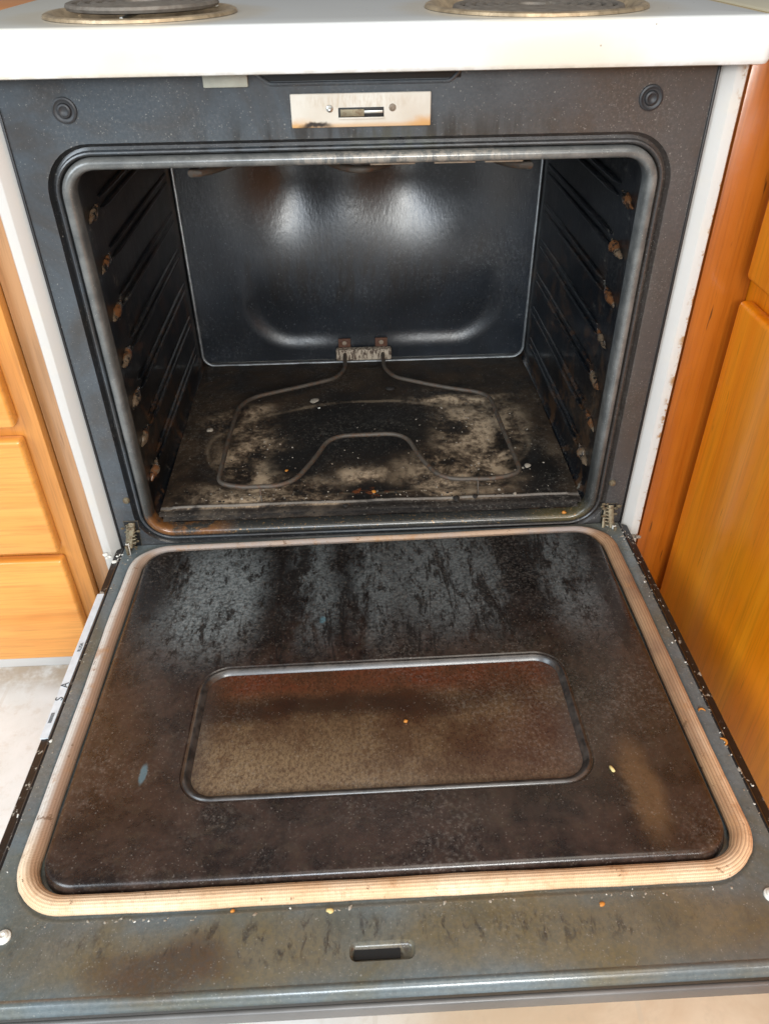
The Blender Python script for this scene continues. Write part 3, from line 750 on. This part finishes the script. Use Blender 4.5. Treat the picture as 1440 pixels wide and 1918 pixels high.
bm = bmesh.new(); ring_sweep(bm, WR, .028, [(-.0040, .0080), (-.0034, .0092), (-.0020, .0108), (-.0006, .0124), (.0006, .0134), (.0018, .0138), (.0030, .0134), (.0043, .0116)], DOOR)
D_('window_rim', bm, M_rim)
# gasket rope
bm = bmesh.new(); uvl = bm.loops.layers.uv.new('UVMap')
path = rrect(*GR, .042, 0, 14, 40); n = len(path); seg = 20; rings = []; acc = [0]
for i in range(n): acc.append(acc[-1]+math.dist(path[i], path[(i+1) % n]))
for i, (x, y) in enumerate(path):
    a = path[i-1]; b = path[(i+1) % n]; t = Vector((b[0]-a[0], b[1]-a[1], 0)).normalized(); o = Vector((t.y, -t.x, 0))
    wd = .0098 if y > -.5 else .0090; wd *= 1-.4*sst(-.045, -.021, y); hh = .0066
    wd *= 1+.10*mn.noise(Vector((x*16, y*16, 1)))+.04*mn.noise(Vector((x*60, y*60, 1))); sh = .0012*mn.noise(Vector((x*7, y*7, 9)))
    rings.append([bm.verts.new(Vector((x, y, .0050)) + o*(math.cos(q)*wd+sh) + Vector((0, 0, math.sin(q)*hh))) for q in [2*PI*k/seg for k in range(seg)]])
for i in range(n):
    A, B = rings[i], rings[(i+1) % n]
    for k in range(seg):
        f = bm.faces.new((A[k], B[k], B[(k+1) % seg], A[(k+1) % seg]))
        for lp_, (uu, vv) in zip(f.loops, ((acc[i], k), (acc[i+1], k), (acc[i+1], k+1), (acc[i], k+1))): lp_[uvl].uv = (uu, 1.0*vv/seg*1.0+0.0)
bmesh.ops.recalc_face_normals(bm, faces=bm.faces)
D_('door_gasket', bm, M_gasket)
# latch hole, screws, label
D_('latch_slot', nb(-.0298, .0080, -.5748, -.5668, -.0024, -.0012), M_black)
for x in (-.3225, .3235):
    bm = bmesh.new(); lathe(bm, (x, -.5425, .0022), [(.0062, 0), (.006, .0012), (.0044, .0018), (.004, .0028), (.0022, .0036), (.0016, .0026), (.0003, .0024)], 20); D_('door_screw', bm, M_whitebit)
bm = bmesh.new(); box(bm, -.3612, -.3525, -.332, -.100, -.0030, -.0010)
def letters(bm, txt, size, at, rot, mi):
    cu = bpy.data.curves.new('text', 'FONT'); cu.body = txt; cu.size = size; cu.extrude = .0001
    to = bpy.data.objects.new('text', cu); S.collection.objects.link(to)
    dg = bpy.context.evaluated_depsgraph_get(); me = bpy.data.meshes.new_from_object(to.evaluated_get(dg))
    me.transform(Matrix.Translation(at) @ Matrix.Rotation(rot, 4, 'Z')); k = len(bm.faces); bm.from_mesh(me); bm.faces.ensure_lookup_table()
    for f in bm.faces[k:]: f.material_index = mi
    bpy.data.objects.remove(to); bpy.data.meshes.remove(me)
letters(bm, 'A', .012, (-.3530, -.262, -.0006), PI/2, 1); letters(bm, 'S', .012, (-.3530, -.281, -.0006), PI/2, 1)
letters(bm, 'RUSA', .006, (-.3540, -.205, -.0006), PI/2, 1)
for k in range(4): box(bm, -.3560-.001*k, -.3556-.001*k, -.312, -.298, -.0010, -.0006, mi=1)
D_('side_label', bm, [M_sticker, M_ink])

# ------------------------------------------------------------------ crumbs and debris (each its own thing)
def crumb(name, loc, r, mat, label, cat, group, kind='lump', rot=0, door_frame=False):
    bm = bmesh.new()
    if kind == 'curl':
        tube(bm, [(r*math.cos(a), r*math.sin(a), r*.25) for a in lin(-.3, 2.6, 10)], lambda t: r*.12+r*.22*math.sin(PI*min(1, t+.05)), 7)
    else:
        bmesh.ops.create_icosphere(bm, subdivisions=2, radius=r)
        for v in bm.verts:
            v.co *= 1+.45*mn.noise(v.co/r*1.1+Vector(loc)*50)
            v.co.x *= 1.6 if kind == 'grain' else 1.2; v.co.y *= .75 if kind == 'grain' else 1; v.co.z *= .45 if kind == 'flake' else .7
    o = obj(name, bm, mat, None, angle=60)
    p = Vector(loc)
    if door_frame: p = DM @ p
    o.location = p; o.rotation_euler.z = rot
    return tag(o, label, cat, group)
g1 = 'food crumbs on the oven door'
H = .0022
crumb('food_crumb', (.3385, -.3450, H), .0034, M_crumb, 'small orange curled crumb on the right door rim, nearer the hinge', 'crumb', g1, 'curl', .4, True)
crumb('food_crumb', (.3440, -.3850, H), .0042, M_crumb, 'larger orange curled crumb on the right door rim beside the amber cabinet', 'crumb', g1, 'curl', -.9, True)
crumb('food_crumb', (.2210, -.4180, .0145), .0024, M_rice, 'pale yellow grain on the brown panel right of the window', 'crumb', g1, 'grain', 1.9, True)
crumb('food_crumb', (-.0500, -.5350, H), .0024, M_rice, 'pale yellow crumb just in front of the gasket, left of the latch slot', 'crumb', g1, 'lump', 0, True)
crumb('food_crumb', (-.1330, -.5305, H), .0016, M_crumb, 'tiny orange crumb touching the front gasket, far left of the latch slot', 'crumb', g1, 'lump', 0, True)
crumb('food_crumb', (.1800, -.5420, H), .0022, M_crumb, 'tiny orange crumb in front of the gasket, right of the latch slot', 'crumb', g1, 'lump', .5, True)
crumb('food_crumb', (.0260, -.3440, .0105), .0020, M_crumb, 'tiny tan crumb lying on the window panel', 'crumb', g1, 'lump', .5, True)
crumb('food_crumb', (.2700, .004, .3215), .0030, M_crumb, 'bright orange crumb on the frame sill at the right corner', 'crumb', 'food crumbs on the frame', 'lump', 0)
g2 = 'ash flakes on the oven cavity floor'
for loc, r, mt, lb in (((-.086, .309, .3410), .0085, M_ash, 'largest tan ash flake behind the left half of the heating element'),
                       ((-.251, .220, .3455), .0050, M_ash, 'grey ash lump left of the heating element'),
                       ((-.079, .288, .3405), .0018, M_whitebit, 'tiny white speck in front of the largest ash flake'),
                       ((.043, .338, .3455), .0065, M_char, 'dark charred lump beside the right leg of the element'),
                       ((.118, .012, .3475), .0050, M_char, 'black charred lump near the right front support'),
                       ((.145, .016, .3470), .0038, M_char, 'small black charred lump right of the front support'),
                       ((-.123, .105, .3410), .0022, M_crumb, 'tiny red brown crumb inside the left half of the element'),
                       ((.232, .088, .3465), .0045, M_ash, 'pale ash flake just right of the element corner'),
                       ((.004, .040, .3440), .0030, M_crumb, 'orange brown crumb at the middle front of the floor'),
                       ((-.036, .005, .3470), .0035, M_char, 'black flake by the front ridge left of centre')):
    crumb('ash_flake', loc, r, mt, lb, 'debris', g2, 'flake', random.uniform(0, 3))

# loose grit nobody could count: ash and char on the cavity floor, crumbs along the door edges
def bits(spots, mats):
    bm = bmesh.new()
    for (x, y, z), r in spots:
        k = len(bm.faces)
        q = bmesh.ops.create_icosphere(bm, subdivisions=1, radius=r, matrix=Matrix.Translation((x, y, z)) @ Matrix.Rotation(random.uniform(0, 3), 4, 'Z') @ Matrix.Diagonal((random.uniform(.8, 1.9), random.uniform(.6, 1.2), random.uniform(.3, .8), 1)))
        for v in q['verts']: v.co += Vector((random.uniform(-1, 1), random.uniform(-1, 1), random.uniform(-.5, .5)))*r*.35
        bm.faces.ensure_lookup_table(); mi = random.choices(range(len(mats)), weights=[5, 3, 2][:len(mats)])[0]
        for f in bm.faces[k:]: f.material_index = mi
    return bm
sp = []
zones = [((-.15, .03), (.09, .03)), ((.16, .08), (.09, .06)), ((-.17, .15), (.06, .09)), ((.16, .22), (.07, .07)), ((0, .12), (.24, .10)), ((0, .03), (.24, .012))]
for k in range(420):
    (cx, cy), (rx, ry) = random.choice(zones); x = random.gauss(cx, rx*.6); y = random.gauss(cy, ry*.6)
    if abs(x) < .275 and .012 < y < .43:
        r = random.uniform(.0004, .0012)*(2.2 if random.random() < .07 else 1); sp.append(((x, y, floorz(x, y)+r*.3), r))
tag(obj('ash_grit', bits(sp, [M_ash, M_char, M_tan]), [M_ash, M_char, M_tan], None, False), 'grey ash and charred grit strewn over the cavity floor', None, None, 'stuff')
sp = []
for k in range(260):
    u_ = random.random()
    if u_ < .45: x, y = random.gauss(.348, .004), random.uniform(-.50, -.02)
    elif u_ < .6: x, y = random.gauss(-.346, .004), random.uniform(-.50, -.02)
    elif u_ < .8: x, y = random.choice((-1, 1))*random.uniform(.325, .356), random.uniform(-.05, -.006)
    else: x, y = random.uniform(-.33, .33), random.gauss(-.5345, .0015)
    if abs(x) > .358: continue
    r = random.uniform(.0004, .0011)*(1.8 if random.random() < .08 else 1)
    sp.append((tuple(DM @ Vector((x, y, .0024 if abs(x) < .348 else -.0018))), r))
tag(obj('crumb_grit', bits(sp, [M_ash, M_tan, M_whitebit]), [M_ash, M_tan, M_whitebit], None, False), 'fine pale grit along the door rim and gasket', None, None, 'stuff')
